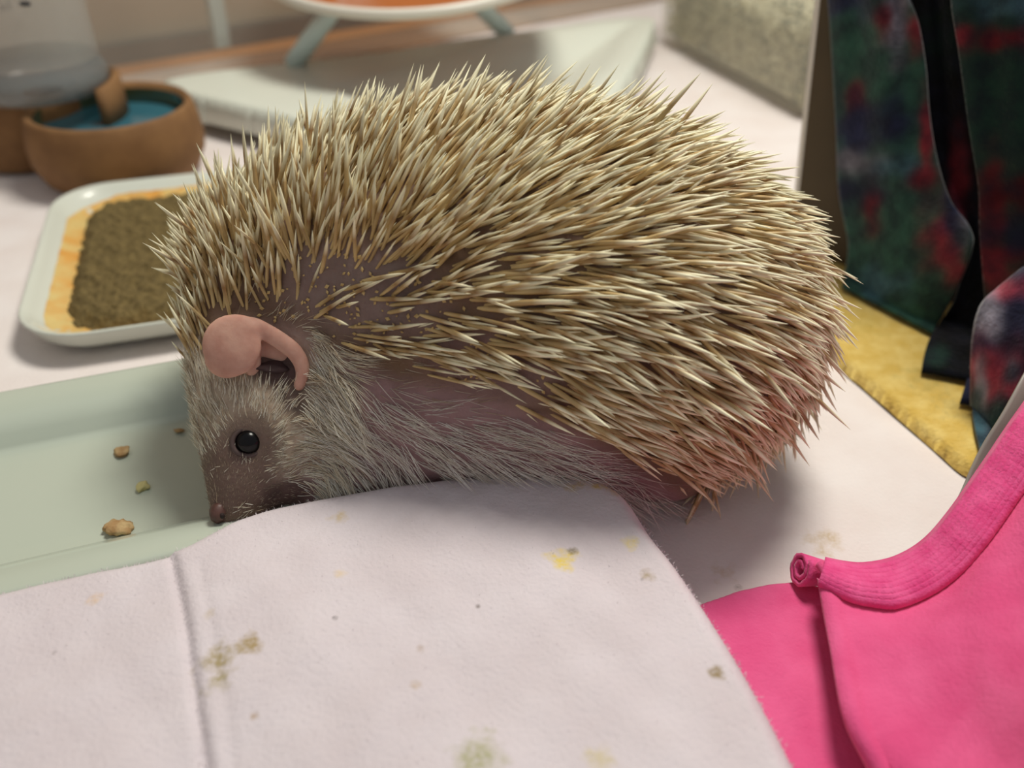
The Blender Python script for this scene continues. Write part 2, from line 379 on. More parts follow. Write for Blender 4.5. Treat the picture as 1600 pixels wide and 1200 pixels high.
# ------------------------------------------------------------------ small dish of soft food
DA = math.radians(17); dd = np.array([math.cos(DA), math.sin(DA)]); dq = np.array([-math.sin(DA), math.cos(DA)])
DR = .012
fl = G(112, 518, DR)[:2]; bl = G(112, 298, DR)[:2]
fl = G(55, 470, DR)[:2]
p_b = G(270, 273, DR)[:2]; p_f = G(235, 506, DR)[:2]; hw = float((p_b-p_f)@dq)/2; hl = .068
left_mid = G(46, 420, DR)[:2]; dc = left_mid+dd*hl; dc = dc+dq*float(((p_b+p_f)/2-dc)@dq)
sd_t = thing('food_dish', (dc[0], dc[1], 0), 'small white rounded dish holding olive mashed food with orange smears', 'dish')
rdish('dish_bowl', hl, hw, .026, [(.012, .0005), (.008, .0012), (.0035, .005), (.0005, .0105), (.0, DR-.0008), (.0007, DR), (.0018, DR-.0004), (.004, .0095), (.008, .0062), (.013, .0046), (.020, .004)], (dc[0], dc[1], 0), DA, m_cer2, sd_t)
m_smear = mat('orange_yellow_smear', (220, 194, 126), .35, (90, (222, 156, 66), .9), [(300, .3, .0005)])
m_mash = mat('olive_mashed_food', (132, 112, 66), .85, (380, (92, 76, 38), .9, 8), [(420, 1, .0022), (900, .8, .0012)])
def dfield(name, a, b, r, hf, m, wobamp, off, seed):
    t = np.linspace(0, 2*math.pi, 120, endpoint=False); rr = np.random.default_rng(seed)
    P = np.array(rrect(a, b, r, 20)); n = len(P); ph = np.arange(n)/n*2*math.pi; f = np.zeros(n)
    for k in (3, 5, 8, 13, 21): f += rr.uniform(-1, 1)*np.sin(k*ph+rr.uniform(0, 6))/k**.6
    P = P*(1+wobamp*f[:, None]) + np.array(off)
    Wp = np.array([[dc[0]+x*dd[0]+y*dq[0], dc[1]+x*dd[1]+y*dq[1]] for x, y in P])
    return heightfield(name, Wp, hf, .0011, m, sd_t)
def dloc(X, Y):
    return (X-dc[0])*dd[0]+(Y-dc[1])*dd[1], (X-dc[0])*dq[0]+(Y-dc[1])*dq[1]
def dish_in(X, Y):
    x, y = dloc(X, Y); r = .026
    ax = np.maximum(np.abs(x)-(hl-r), 0); ay = np.maximum(np.abs(y)-(hw-r), 0)
    ins = r-np.where((ax > 0) & (ay > 0), np.hypot(ax, ay), np.maximum(ax, ay)) ; ins = np.where((ax == 0) & (ay == 0), r, ins)
    return np.interp(ins, [0, .0018, .004, .008, .013, .020], [DR, DR-.0004, .0095, .0062, .0046, .004])
dfield('food_smear', hl-.0058, hw-.0062, .024, lambda X, Y, sd: dish_in(X, Y)+.0004+.0003*wob(X, Y, 400), m_smear, .012, (.0015, -.001), 4)
mash = dfield('mashed_food', hl-.0130, hw-.0130, .02, lambda X, Y, sd: .0035+.0065*sst(-.002, .007, sd)+.0011*wob(X, Y, 330, 1)+.0011*wob(X, Y, 760, 4)+.0007*wob(X, Y, 1300, 2), m_mash, .02, (.002, -.0018), 11)

# ------------------------------------------------------------------ brown ceramic water dish with clear bottle
m_clay = mat('brown_unglazed_clay', (140, 102, 62), .8, (60, (116, 80, 46), .8), [(120, .25, .001)])
m_glaze = mat('blue_glaze', (92, 98, 66), .25, (60, (60, 110, 112), .6), coat=.4)
m_water = mat('still_water', (62, 112, 126), .06, (30, (50, 100, 118), .5), spec=.5)
bc = np.array([-.207, .4548, 0.])
wd = thing('water_dish', tuple(bc), 'brown clay water dish with blue glazed inside and a round bottle seat', 'water dish')
lathe('clay_bowl', [(0.001, .0005), (.034, .0005), (.039, .003), (.0432, .012), (.0438, .020), (.0425, .029), (.0412, .035), (.0398, .0368), (.0378, .0362), (.0366, .034)], bc, m_clay, wd, 80)
lathe('glazed_lining', [(.0366, .034), (.0372, .028), (.0375, .022), (.036, .012), (.030, .006), (.001, .005)], bc, m_glaze, wd, 80)
hc = np.array([-.2660, .4800, 0.])
lathe('bottle_seat', [(0.001, .0005), (.028, .0005), (.031, .003), (.0325, .014), (.0322, .028), (.032, .036), (.031, .038), (.029, .0375), (.0285, .032), (.029, .014), (.024, .008), (.001, .007)], hc, m_clay, wd, 72)
bq = np.array([-.2440, .4660, 0.])
Vs = []
for i in range(26):
    a = math.radians(-22+i*5.4)
    for r_, z_ in ((.0345, .024), (.039, .024), (.0385, .046-.006*abs(i-8)/17), (.0355, .0475-.006*abs(i-8)/17)): Vs.append(bq+np.array([r_*math.cos(a), r_*math.sin(a), z_]))
Fs = [(i*4+j, (i+1)*4+j, (i+1)*4+(j+1) % 4, i*4+(j+1) % 4) for i in range(25) for j in range(4)]+[(0, 1, 2, 3), (103, 102, 101, 100)]
mesh('seat_back', Vs, Fs, m_clay, wd)
wt = lathe('water_surface', [(.0368, .0262), (.02, .0262), (.0005, .0262)], bc, m_water, None, 64)
tag(wt, 'bluish water standing in the brown clay dish', 'water'); wt.name = 'water'
hc = bq
bt = thing('water_bottle', (hc[0], hc[1], .037), 'upturned clear plastic bottle standing in the brown clay dish', 'bottle')
m_bot = clear('clear_bottle_plastic', (196, 194, 188), .40, .2); m_botr = clear('thick_bottle_ring', (128, 132, 132), .6, .2)
lathe('bottle_shoulder', [(.010, .040), (.030, .0405), (.0335, .0440), (.0340, .0475), (.0335, .051), (.032, .0535), (.031, .057)], hc, m_botr, bt, 64)
lathe('bottle_body', [(.031, .057), (.031, .085), (.0305, .16), (.026, .172), (.001, .174)], hc, m_bot, bt, 64)
m_ink = mat('dark_print', (44, 46, 52), .6, (40, (52, 52, 58), .5))
def prtext(s, size, loc, face, parent, name='printed_mark'):
    cu = bpy.data.curves.new(name, 'FONT'); cu.body = s; cu.size = size; cu.extrude = .00015
    o = bpy.data.objects.new(name, cu); COL.objects.link(o)
    me = bpy.data.meshes.new_from_object(o); bpy.data.objects.remove(o)
    n_ = Vector(face).normalized(); x = Vector((0, 0, 1)).cross(n_).normalized(); z = n_.cross(x)
    R = Matrix((x, z, n_)).transposed().to_4x4(); R.translation = Vector(loc); me.transform(R)
    return link(name, me, m_ink, parent, smooth=False)
fdir = np.array([.5, -.87, 0])
bp_ = UY(0, 16, hc[1]-.031*.80)
prtext('u1', .006, (bp_[0], bp_[1], bp_[2]), (-hc[0]*0+.25, -.97, 0), bt)
b2 = UY(39, 6, hc[1]-.029)
lump('printed_mark', b2, (.0028, .0006, .0012), m_ink, bt, 5, .1, 2)

# ------------------------------------------------------------------ white litter tray at the back
m_tray = mat('glossy_white_plastic', (222, 226, 214), .3, (10, (216, 220, 208), .5), spec=.5)
tp = [(-.2065, .557), (-.20, .532), (-.186, .518), (-.142, .4905), (-.06, .438), (-.01, .43), (.04, .465), (.073, .555), (.108, .695), (.104, .712), (.085, .712), (.047, .694), (-.02, .655), (-.1, .6080)]
tps = smoothpoly(tp, 8)
def tray_h(X, Y, sd):
    s = (X-W0[0])*tnor[0]+(Y-W0[1])*tnor[1]
    left = sst(.0, -.16, X)
    rimw = .012+.05*left
    z = .004+.018*(1-sst(rimw, rimw+.05, sd))
    z *= sst(-.0006, .0022, sd)*.75+.25
    return z+.0006*wob(X, Y, 25)
tray = heightfield('litter_tray', tps, tray_h, .0025, m_tray); md = tray.modifiers.new('s', 'SOLIDIFY'); md.thickness = .002; md.offset = -1
tag(tray, 'large shallow white plastic tray behind the hedgehog under the orange wheel', 'tray')

# ------------------------------------------------------------------ orange saucer wheel on pale blue legs
wc = UY(652, -42, .615)
whl = thing('saucer_wheel', (wc[0], wc[1], 0), 'orange saucer exercise wheel with white rim on pale blue legs', 'exercise wheel')
m_or = mat('orange_plastic', (176, 96, 30), .35, (15, (160, 84, 26), .5)); m_wh = mat('white_rim_plastic', (225, 220, 208), .3, (20, (218, 212, 200), .5)); m_bl = mat('pale_blue_plastic', (226, 246, 246), .35, (20, (216, 240, 240), .5))
ax = (-.03, -.17, 1)
lathe('running_surface', [(.0005, .0), (.04, .001), (.07, .005), (.090, .012), (.0962, .0155), (.0965, .013), (.09, .010), (.07, .003), (.04, -.001), (.0005, -.002)], wc, m_or, whl, 96, axis=ax)
lathe('white_rim', [(.0962, .012), (.0962, .0160), (.0985, .0168), (.1005, .0156), (.101, .013), (.0995, .0108), (.097, .0104)], wc, m_wh, whl, 96, axis=ax, closed=True)
apex = wc+np.array([.0, .01, -.012])
lathe('hub', [(.0005, -.022), (.016, -.022), (.018, -.012), (.012, -.003), (.0005, -.003)], wc, m_bl, whl, 32)
fl_ = G(458, 106, .020); a1 = UY(540, -14, fl_[1]-.004)
for f0, a0 in ((fl_, a1), (G(793, 57, .018), UY(735, -6, G(793, 57, .018)[1]-.02))):
    mid_ = a0; tube('leg', [f0+np.array([0, 0, .002]), a0, apex], [.0062, .006, .0055], m_bl, whl, 14)

# ------------------------------------------------------------------ clear box of paper bedding
ca = np.array([.1815, .532]); bd = np.array([.1134-.1705, .7085-.5373]); bd /= np.linalg.norm(bd); br = np.array([bd[1], -bd[0]])
bw, bl_ = .075, .105
bcn = ca+bd*bl_+br*bw-br*.006; BA = math.atan2(br[1], br[0])
bx = thing('bedding_box', (bcn[0], bcn[1], 0), 'clear plastic box full of grey flecked paper bedding at back right', 'box')
m_bx = clear('clear_box_plastic', (226, 222, 200), .22, .3)
rdish('box_shell', bw, bl_, .018, [(.010, .0015), (.004, .003), (.001, .009), (.0, .05), (-.002, .092), (-.005, .094), (-.005, .096), (.0005, .095), (.0025, .05), (.004, .009)], (bcn[0], bcn[1], 0), BA, m_bx, bx, cap=True)
m_bed = mat('paper_bedding', (206, 200, 172), .95, (150, (150, 148, 128), .85, 6), [(200, .8, .003)])
rdish('bedding_fill', bw-.0078, bl_-.0078, .015, [(.006, .004), (.001, .010), (.0, .02), (.0, .046), (.004, .052), (.02, .055)], (bcn[0], bcn[1], 0), BA, m_bed, bx)
# paper pellets pressed against the wall and on top
r5 = np.random.default_rng(5); Vp = []; Fp = []; cpk = []
for k in range(3600):
    e = r5.integers(0, 4); t = r5.uniform(-1, 1)
    if e < 3 and r5.random() < .65:
        if e == 0: x, y = -(bw-.0068), t*(bl_-.012)
        elif e == 1: x, y = t*(bw-.012), -(bl_-.0068)
        else: x, y = -(bw-.009), -(bl_-.010)
        z = r5.uniform(.009, .053)
        if e == 2: a = r5.uniform(math.pi, 1.5*math.pi); x = -(bw-.018)+.0135*math.cos(a); y = -(bl_-.018)+.0135*math.sin(a)
    else: x = r5.uniform(-1, 1)*(bw-.01); y = r5.uniform(-1, 1)*(bl_-.01); z = .0545
    a3 = r5.normal(0, 1, (3, 3)); q_, _ = np.linalg.qr(a3)
    ln, wdt = r5.uniform(.0018, .0042), r5.uniform(.0008, .0018)
    b0 = len(Vp); c = np.array([x, y, z]); colr = r5.random()
    for v in ((1, 0, 0), (-1, 0, 0), (0, 1, 0), (0, -1, 0), (0, 0, 1), (0, 0, -1)):
        lp = c+q_@(np.array(v)*np.array([ln, wdt, wdt*.7]))
        lp[0] = np.clip(lp[0], -(bw-.0035), bw-.0035); lp[1] = np.clip(lp[1], -(bl_-.0035), bl_-.0035); lp[2] = max(lp[2], .006)
        Vp.append((bcn[0]+br[0]*lp[0]+bd[0]*lp[1], bcn[1]+br[1]*lp[0]+bd[1]*lp[1], lp[2])); cpk.append(colr)
    for f_ in ((0, 2, 4), (2, 1, 4), (1, 3, 4), (3, 0, 4), (2, 0, 5), (1, 2, 5), (3, 1, 5), (0, 3, 5)): Fp.append([b0+i for i in f_])
me = fastmesh('paper_pellets', np.array(Vp), np.array(Fp)); cpk = np.array(cpk)[:, None]
vcol(me, np.where(cpk < .42, np.array(lin((96, 104, 96)))[None, :3], np.array(lin((216, 210, 180)))[None, :3]))
tag(link('paper_pellets', me, mat('pellets', (200, 195, 170), .95, attr='col'), bx, smooth=False), kind='stuff')

# ------------------------------------------------------------------ hide box (upright boards) with plaid fleece hanging over it
A0 = np.array([.1441, .3384]); B0 = np.array([.1250, .3570]); hd = (A0-B0)/np.linalg.norm(A0-B0); hn = np.array([-hd[1]*-1, -hd[0]]) ; hn = np.array([-.707, -.707])
hb = thing('hide_box', (.2, .36, 0), 'dark brown board hide box with pale edges under the plaid fleece', 'hide box')
m_bd = mat('brown_board', (84, 72, 52), .85, (40, (74, 63, 45), .6)); m_bde = mat('pale_board_edge', (232, 228, 218), .7, (60, (222, 216, 204), .5))
HH = .128; lean = np.array([-.0105, 0, 0])
def board(name, p, q, off, th, z1, m, ln_=(0, 0, 0)):
    p = np.array([*p, 0.]); q = np.array([*q, 0.]); n_ = np.array([*off, 0.])*th; V = []
    for a in (p, q):
        for b in (np.zeros(3), n_):
            for z in (.0012, z1): V.append(a+b+np.array([0, 0, z])+np.array(ln_)*z/z1)
    return mesh(name, V, [(0, 1, 3, 2), (4, 6, 7, 5), (0, 4, 5, 1), (2, 3, 7, 6), (0, 2, 6, 4), (1, 5, 7, 3)], m, hb, smooth=False)
Bend = B0+hd*.14
board('front_panel', B0, Bend, (.707, .707), .004, HH, m_bd, lean)
board('panel_edge', B0-hd*.0022, B0-hd*.0001, (.707, .707), .004, HH, m_bde, lean)
bk = B0+np.array([.707, .707])*.005
board('side_panel', bk, bk+np.array([.707, .707])*.11, hd, .004, HH-.001, m_bd, lean)
mesh('roof_panel', [(*(B0+np.array([-.0115, 0])), HH+.0005), (*(Bend), HH+.0005), (*(Bend+np.array([.707, .707])*.115), HH+.0005), (*(B0+np.array([.707, .707])*.115), HH+.0005),
     (*(B0+np.array([-.0115, 0])), HH+.0045), (*(Bend), HH+.0045), (*(Bend+np.array([.707, .707])*.115), HH+.0045), (*(B0+np.array([.707, .707])*.115), HH+.0045)],
     [(3, 2, 1, 0), (4, 5, 6, 7), (0, 1, 5, 4), (1, 2, 6, 5), (2, 3, 7, 6), (3, 0, 4, 7)], m_bd, hb, smooth=False)

bl = thing('plaid_fleece', (.2, .3, 0), 'dark green navy and red plaid fleece hanging in torn flaps at right', 'fleece blanket')
m_plaid = mat('plaid_fleece', (40, 60, 54), .95, (150, (24, 26, 38), .6, 6), [(700, .6, .0008)], attr='col', sheen=.25, spec=.1)
GRN, NVY, RED, WHT, SHADE_BLK, TEA = [np.array(lin(c))[:3] for c in ((50, 86, 74), (42, 46, 76), (132, 42, 54), (168, 164, 180), (16, 17, 20), (66, 100, 112))]
def hp(px, py, off):                     # point on an upright plane parallel to the front panel
    u = (600-py)/F; r = RGT*((px-800)/F)+UPV*u+FWD
    n3 = np.array([-.707, -.707, 0]); a3 = np.array([A0[0], A0[1], 0])+n3*off
    t = ((a3-CAM)@n3)/(r@n3); P = CAM+r*t
    return P if P[2] > .0065 else G(px, py, .0065)
def flap(name, Lp, Rp, blobs, base, bulge=.0, nu=40, nv=90, m=m_plaid, parent=bl, edge=None, fold=2.0, lo=.0055):
    L = smoothpoly(Lp, 10, closed=False); R = smoothpoly(Rp, 10, closed=False)
    def rs(A):
        s = np.concatenate([[0], np.cumsum(np.linalg.norm(np.diff(A[:, :2], axis=0), axis=1))]); s /= s[-1]
        t = np.linspace(0, 1, nv); return np.stack([np.interp(t, s, A[:, i]) for i in range(A.shape[1])], 1)
    L = rs(L); R = rs(R); V = []; cols = []
    bcols = np.array([b[4] for b in blobs]) if blobs else None
    for i in range(nu):
        u = i/(nu-1)
        for j in range(nv):
            q = L[j]*(1-u)+R[j]*u; v = j/(nv-1)
            off = q[2]+bulge*math.sin(math.pi*u)*(1-.3*v)+.0018*math.sin(u*math.pi*2*fold+v*2)*(1-v)
            P = hp(q[0], q[1], off); V.append(P)
            c = base.copy()
            for bx_, by_, rx, ry, bc_ in blobs:
                d = math.hypot((q[0]-bx_)/rx, (q[1]-by_)/ry); d += .25*math.sin(q[0]*.11+by_)+.2*math.sin(q[1]*.13+q[0]*.07)
                k = 1/(1+math.exp((d-1)*3.6)); c = c*(1-k)+bc_*k
            cols.append(c)
    V = np.array(V); V[:, 2] = np.maximum(V[:, 2], lo)
    o = mesh(name, V, gridfaces(nu, nv), m, parent); vcol(o.data, np.array(cols))
    md = o.modifiers.new('s', 'SOLIDIFY'); md.thickness = .0016; md.offset = 0
    return o
flap('hanging_flap', [(1290, -120, .007), (1293, -40, .007), (1300, 60, .007), (1308, 200, .008), (1312, 300, .009), (1327, 385, .011), (1316, 448, .014)],
     [(1395, -120, .014), (1405, -40, .014), (1432, 30, .014), (1445, 100, .015), (1452, 180, .016), (1464, 250, .018), (1484, 312, .02), (1512, 350, .022), (1520, 382, .024), (1500, 440, .026), (1457, 520, .027)],
     [(1320, 0, 40, 25, NVY), (1400, 20, 22, 55, WHT*.6), (1385, 30, 12, 22, RED*.6), (1438, 50, 14, 28, RED), (1340, 165, 18, 30, RED*.55), (1370, 190, 70, 32, NVY*.7), (1335, 215, 32, 28, NVY), (1345, 255, 34, 16, WHT*.55), (1410, 262, 40, 16, TEA*.9), (1450, 280, 30, 18, RED*.5),
      (1340, 300, 45, 22, NVY*.6), (1448, 215, 9, 50, RED), (1362, 330, 12, 36, RED*.5), (1470, 375, 22, 45, RED), (1495, 330, 24, 40, NVY*.9), (1512, 350, 10, 25, WHT*.35), (1375, 445, 38, 22, TEA*1.0), (1500, 420, 16, 24, RED), (1475, 480, 22, 40, GRN*.5)], GRN*1.0, bulge=.006)
flap('inner_fold', [(1400, -120, .012), (1425, 0, .012), (1440, 110, .012), (1450, 220, .013), (1475, 310, .015), (1505, 370, .018), (1495, 460, .020), (1452, 530, .022), (1440, 580, .024)],  # near-black base colour paints the deep shade between the flaps
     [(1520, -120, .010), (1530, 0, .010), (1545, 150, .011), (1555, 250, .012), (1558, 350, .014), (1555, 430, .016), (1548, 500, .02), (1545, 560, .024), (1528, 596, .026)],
     [(1470, 60, 20, 40, GRN*.2), (1500, 280, 14, 50, RED*.6), (1490, 340, 14, 20, RED*.7), (1465, 560, 22, 12, GRN*.5)], SHADE_BLK*.6, bulge=-.001)
flap('hanging_flap', [(1482, -120, .028), (1488, 0, .028), (1500, 80, .028), (1516, 200, .028), (1530, 290, .028), (1532, 360, .028), (1538, 440, .03), (1545, 520, .032)],
     [(1640, -120, .022), (1650, 0, .022), (1660, 120, .022), (1670, 240, .022), (1680, 330, .024), (1690, 400, .026), (1700, 480, .03), (1710, 560, .034)],
     [(1580, 5, 60, 20, TEA*.9), (1570, 60, 80, 15, RED*.45), (1500, 58, 14, 14, RED*.8), (1550, 330, 30, 60, RED*.5), (1600, 300, 60, 24, RED*.2), (1560, 395, 60, 14, RED*.5), (1600, 370, 50, 22, NVY*.5), (1560, 425, 24, 20, RED)], GRN*.42, bulge=.004)
flap('fleece_corner', [(1528, 545, .045), (1512, 590, .047), (1500, 628, .048)], [(1560, 540, .05), (1565, 590, .051), (1560, 640, .052)], [], NVY*.5, nu=12, nv=16)
flap('folded_over_flap', [(1600, 420, .052), (1560, 452, .056), (1533, 480, .060), (1521, 530, .064), (1519, 590, .066), (1520, 650, .068), (1534, 715, .070)],
     [(1800, 320, .030), (1800, 400, .036), (1770, 470, .046), (1740, 520, .054), (1700, 570, .058), (1640, 640, .064), (1548, 735, .070)],
     [(1575, 455, 40, 15, RED*2.2), (1550, 500, 26, 28, WHT*1.1), (1590, 500, 22, 40, NVY*.7), (1540, 540, 26, 16, NVY), (1570, 590, 60, 38, RED*2.4), (1585, 575, 10, 22, WHT*.8), (1535, 615, 10, 40, WHT*.9), (1560, 655, 28, 30, GRN*.8), (1530, 660, 14, 40, TEA), (1543, 710, 10, 20, TEA), (1620, 560, 45, 80, NVY*.4)], NVY*.7, bulge=.012)

# ------------------------------------------------------------------ yellow cloth
yp = [(1270, 425), (1290, 510), (1305, 566), (1350, 608), (1400, 652), (1455, 700), (1508, 745), (1535, 735), (1600, 660), (1700, 560), (1650, 470), (1500, 400), (1380, 400), (1300, 415)]
ypl = smoothpoly([G(x, y) for x, y in yp], 6)
m_yel = mat('yellow_towelling', (230, 202, 122), .95, (170, (212, 176, 84), .8, 6), [(800, .8, .0009), (150, .3, .001)], sheen=.2, spec=.1)
stained(m_yel, [(G(1440, 610), .010, (176, 160, 92), .5), (G(1480, 650), .008, (170, 152, 90), .5), (G(1340, 520), .012, (190, 165, 80), .5)])
yo = heightfield('yellow_cloth', ypl, lambda X, Y, sd: .0042*np.sqrt(np.clip(1-(1-np.clip(sd/.003, 0, 1))**2, 0, 1))+.0005*wob(X, Y, 90), .0014, m_yel)
tag(yo, 'yellow towelling cloth lying between the hedgehog\'s rump and plaid fleece', 'cloth')

# ------------------------------------------------------------------ pink knit garment
pk = thing('pink_garment', (.1, .13, 0), 'bright pink knitted garment with ribbed collar at bottom right', 'garment')
m_pk = mat('pink_knit', (232, 100, 150), .9, (70, (220, 82, 134), .9, 6), [(1100, .5, .0005), (150, .4, .0012)], sheen=.25, spec=.15)
m_pk2 = mat('pink_rib', (238, 100, 156), .9, (200, (222, 70, 132), .8, 6), [(1400, .6, .0005)], sheen=.2, spec=.15)
pl_ = [(1080, 946), (1150, 918), (1195, 909), (1245, 903), (1300, 915), (1350, 960), (1420, 1100), (1480, 1330), (1260, 1330), (1215, 1200), (1150, 1078), (1095, 985)]
plp = [G(x, y, .003) for x, y in pl_]
heightfield('under_layer', plp, lambda X, Y, sd: .0035*np.sqrt(np.clip(1-(1-np.clip(sd/.002, 0, 1))**2, 0, 1))+.0006*wob(X, Y, 110)-.0002, .0009, m_pk, pk)
C0 = smoothpoly([(1288, 878, .0125), (1318, 884, .0125), (1352, 886, .0125), (1400, 876, .014), (1445, 850, .018), (1485, 806, .024), (1540, 728, .032), (1600, 640, .042), (1690, 520, .052), (1800, 462, .052), (1920, 470, .040), (2040, 520, .020), (2120, 570, .004)], 14, closed=False)
C1 = smoothpoly([(1400, 1330, .010), (1460, 1330, .016), (1520, 1330, .022), (1580, 1330, .026), (1640, 1330, .03), (1700, 1330, .034), (1780, 1330, .038), (1860, 1330, .042), (1960, 1330, .044), (2080, 1320, .036), (2180, 1300, .020), (2240, 1280, .004)], 14, closed=False)
def resamp(A, n):
    s = np.concatenate([[0], np.cumsum(np.linalg.norm(np.diff(A[:, :2], axis=0), axis=1))]); s /= s[-1]
    t = np.linspace(0, 1, n); return np.stack([np.interp(t, s, A[:, i]) for i in range(3)], 1)
NU, NV = 210, 130
c0 = resamp(C0, NU); c1 = resamp(C1, NU)
hem = smoothpoly([(0, 0), (.22, -4), (.5, -8), (.75, 2), (1, 0)], 10, closed=False)
Vb = np.zeros((NU, NV, 3)); Vr = []
for i in range(NU):
    u = i/(NU-1)
    t0 = c0[min(i+1, NU-1)]-c0[max(i-1, 0)]; nn = np.array([-t0[1], t0[0]]); nn /= np.linalg.norm(nn)
    bandw = 30+36*min(max((c0[i, 0]-1290)/90, 0), 1)
    Q0 = np.array([c0[i, 0]+nn[0]*bandw, c0[i, 1]+nn[1]*bandw, c0[i, 2]-.001])
    for j in range(NV):
        v = j/(NV-1); q = Q0*(1-v)+c1[i]*v
        hx = np.interp(v, hem[:, 0], hem[:, 1])*(1-u)**3*2.2; z = q[2]+.0016*math.sin(u*9+v*5)*sst(0, .2, v)+.0008*math.sin(u*23-v*9)*sst(0, .2, v)
        z += .0016*math.exp(-((u-.012)/.012)**2)
        Vb[i, j] = G(q[0]+hx, q[1], max(z, .0045))
mb = mesh('knit_body', Vb.reshape(-1, 3), gridfaces(NU, NV), m_pk, pk); md = mb.modifiers.new('s', 'SOLIDIFY'); md.thickness = .0014; md.offset = -1
NB = 72; Vr = np.zeros((NU, NB, 3))
for i in range(NU):
    u = i/(NU-1); t0 = c0[min(i+1, NU-1)]-c0[max(i-1, 0)]; nn = np.array([-t0[1], t0[0]]); nn /= np.linalg.norm(nn)
    bandw = 30+36*min(max((c0[i, 0]-1290)/90, 0), 1)+4
    for j in range(NB):
        v = j/(NB-1)
        z = c0[i, 2]+.0010+.0016*math.sin(math.pi*min(v*1.0, 1))+.0008*math.cos(v*2*math.pi*9)-.0014*sst(.9, 1, v)-.003*(1-sst(0, .07, v))
        z += .0001*math.sin(u*560)
        Vr[i, j] = G(c0[i, 0]+nn[0]*bandw*v, c0[i, 1]+nn[1]*bandw*v, z)
rb = mesh('ribbed_collar', Vr.reshape(-1, 3), gridfaces(NU, NB), m_pk2, pk); md = rb.modifiers.new('s', 'SOLIDIFY'); md.thickness = .0014; md.offset = -1
# curled raw end of the collar: a spiral roll of knit
cc = G(1254, 888, .0085); e2 = G(1305, 896, .0115); axd = (e2-cc); axl = np.linalg.norm(axd); axd /= axl
s1 = np.cross(axd, [0, 0, 1]); s1 /= np.linalg.norm(s1); s2 = np.cross(s1, axd)
fvec = CAM-cc; fvec /= np.linalg.norm(fvec); axr = (axd*.72-fvec*.70); axr /= np.linalg.norm(axr)
s1 = np.cross(axr, [0, 0, 1]); s1 /= np.linalg.norm(s1); s2 = np.cross(s1, axr)
V = []; n1, n2 = 46, 10
for i in range(n1):
    t = i/(n1-1); a = t*2.1*2*math.pi+.6; r = .0012+.0036*t
    for j in range(n2):
        w_ = j/(n2-1); rr = r*(1-.35*w_)
        V.append(cc-axr*.001+axr*(w_*.009)+(s1*math.cos(a)+s2*math.sin(a))*rr*(1+.05*math.sin(a*7)))
co_ = mesh('curled_edge', V, gridfaces(n1, n2), m_pk2, pk); md = co_.modifiers.new('s', 'SOLIDIFY'); md.thickness = .0011; md.offset = 0
sm_ = [G(1282, 880, .0135), G(1294, 898, .0135), G(1300, 930, .0125), G(1306, 980, .0112), G(1314, 1030, .0108), G(1334, 1090, .0108), G(1362, 1170, .0108), G(1390, 1250, .0108)]
tube('hem_edge', [tuple(p-np.array([0, 0, .0004])) for p in smoothpoly(sm_, 5, closed=False)], .0013, m_pk, pk, 10)

# ------------------------------------------------------------------ translucent grey plastic behind the collar
m_gp = clear('grey_film', (168, 162, 154), .8, .3)
E0 = resamp(smoothpoly([(1415, 868, .006), (1450, 846, .010), (1492, 785, .018), (1528, 706, .028), (1568, 640, .037), (1612, 560, .046), (1680, 450, .056), (1790, 392, .052), (1900, 395, .034), (2000, 430, .012), (2050, 450, .004)], 10, closed=False), 80)
E1 = resamp(smoothpoly([(1440, 892, .005), (1480, 862, .009), (1525, 800, .015), (1575, 730, .024), (1625, 660, .033), (1680, 580, .042), (1760, 470, .05), (1850, 450, .045), (1930, 470, .027), (2010, 500, .010), (2060, 520, .004)], 10, closed=False), 80)
Vg = []
for i in range(80):
    for j in range(12):
        v = j/11; q = E0[i]*(1-v)+E1[i]*v; Vg.append(G(q[0], q[1], q[2]-.003*v-.001*(v > .5)+.0012*math.sin(v*3.1)))
gp = mesh('plastic_sheet', Vg, gridfaces(80, 12), m_gp); md = gp.modifiers.new('s', 'SOLIDIFY'); md.thickness = .0006
tag(gp, 'cloudy grey plastic sheet edge between plaid fleece and pink collar', 'plastic sheet')

# ================================================================== THE HEDGEHOG
keys = [  # px, py, depth, radius in photo pixels  (skin, below the quills)
    ('rump', 1008, 500, .262, 256), ('rump2', 930, 478, .262, 272), ('mid', 800, 458, .263, 270), ('mid2', 700, 440, .264, 250), ('shoulder', 600, 428, .264, 212), ('nape', 520, 420, .263, 172), ('crown', 455, 430, .261, 145),
    ('skull', 415, 500, .254, 112), ('brow', 398, 575, .249, 100), ('belly_r', 860, 560, .254, 205), ('belly', 740, 590, .254, 175), ('chest', 620, 610, .252, 150), ('throat', 530, 630, .250, 118)]
chain = [(0, 1), (1, 2), (2, 3), (3, 4), (4, 5), (5, 6), (6, 7), (7, 8), (1, 9), (9, 10), (10, 11), (11, 12), (3, 10), (4, 11), (5, 12), (8, 12)]
face = [((398, 575, .249, 100), (392, 655, .2445, 84)), ((392, 655, .2445, 84), (384, 742, .2410, 62)), ((384, 742, .2410, 62), (367, 786, .2378, 38)), ((367, 786, .2378, 38), (357, 800, .2368, 29)),
        ((450, 660, .2445, 88), (440, 730, .2405, 52)), ((440, 730, .2405, 52), (390, 785, .2385, 32)), ((398, 575, .249, 100), (450, 660, .2445, 88)), ((450, 660, .2445, 88), (530, 630, .250, 118)),
        ((420, 745, .240, 46), (520, 730, .245, 60)), ((520, 730, .245, 60), (640, 690, .250, 90)), ((640, 690, .250, 80), (900, 690, .256, 90)), ((900, 690, .256, 90), (1040, 690, .258, 95))]
import bmesh
bm = bmesh.new()
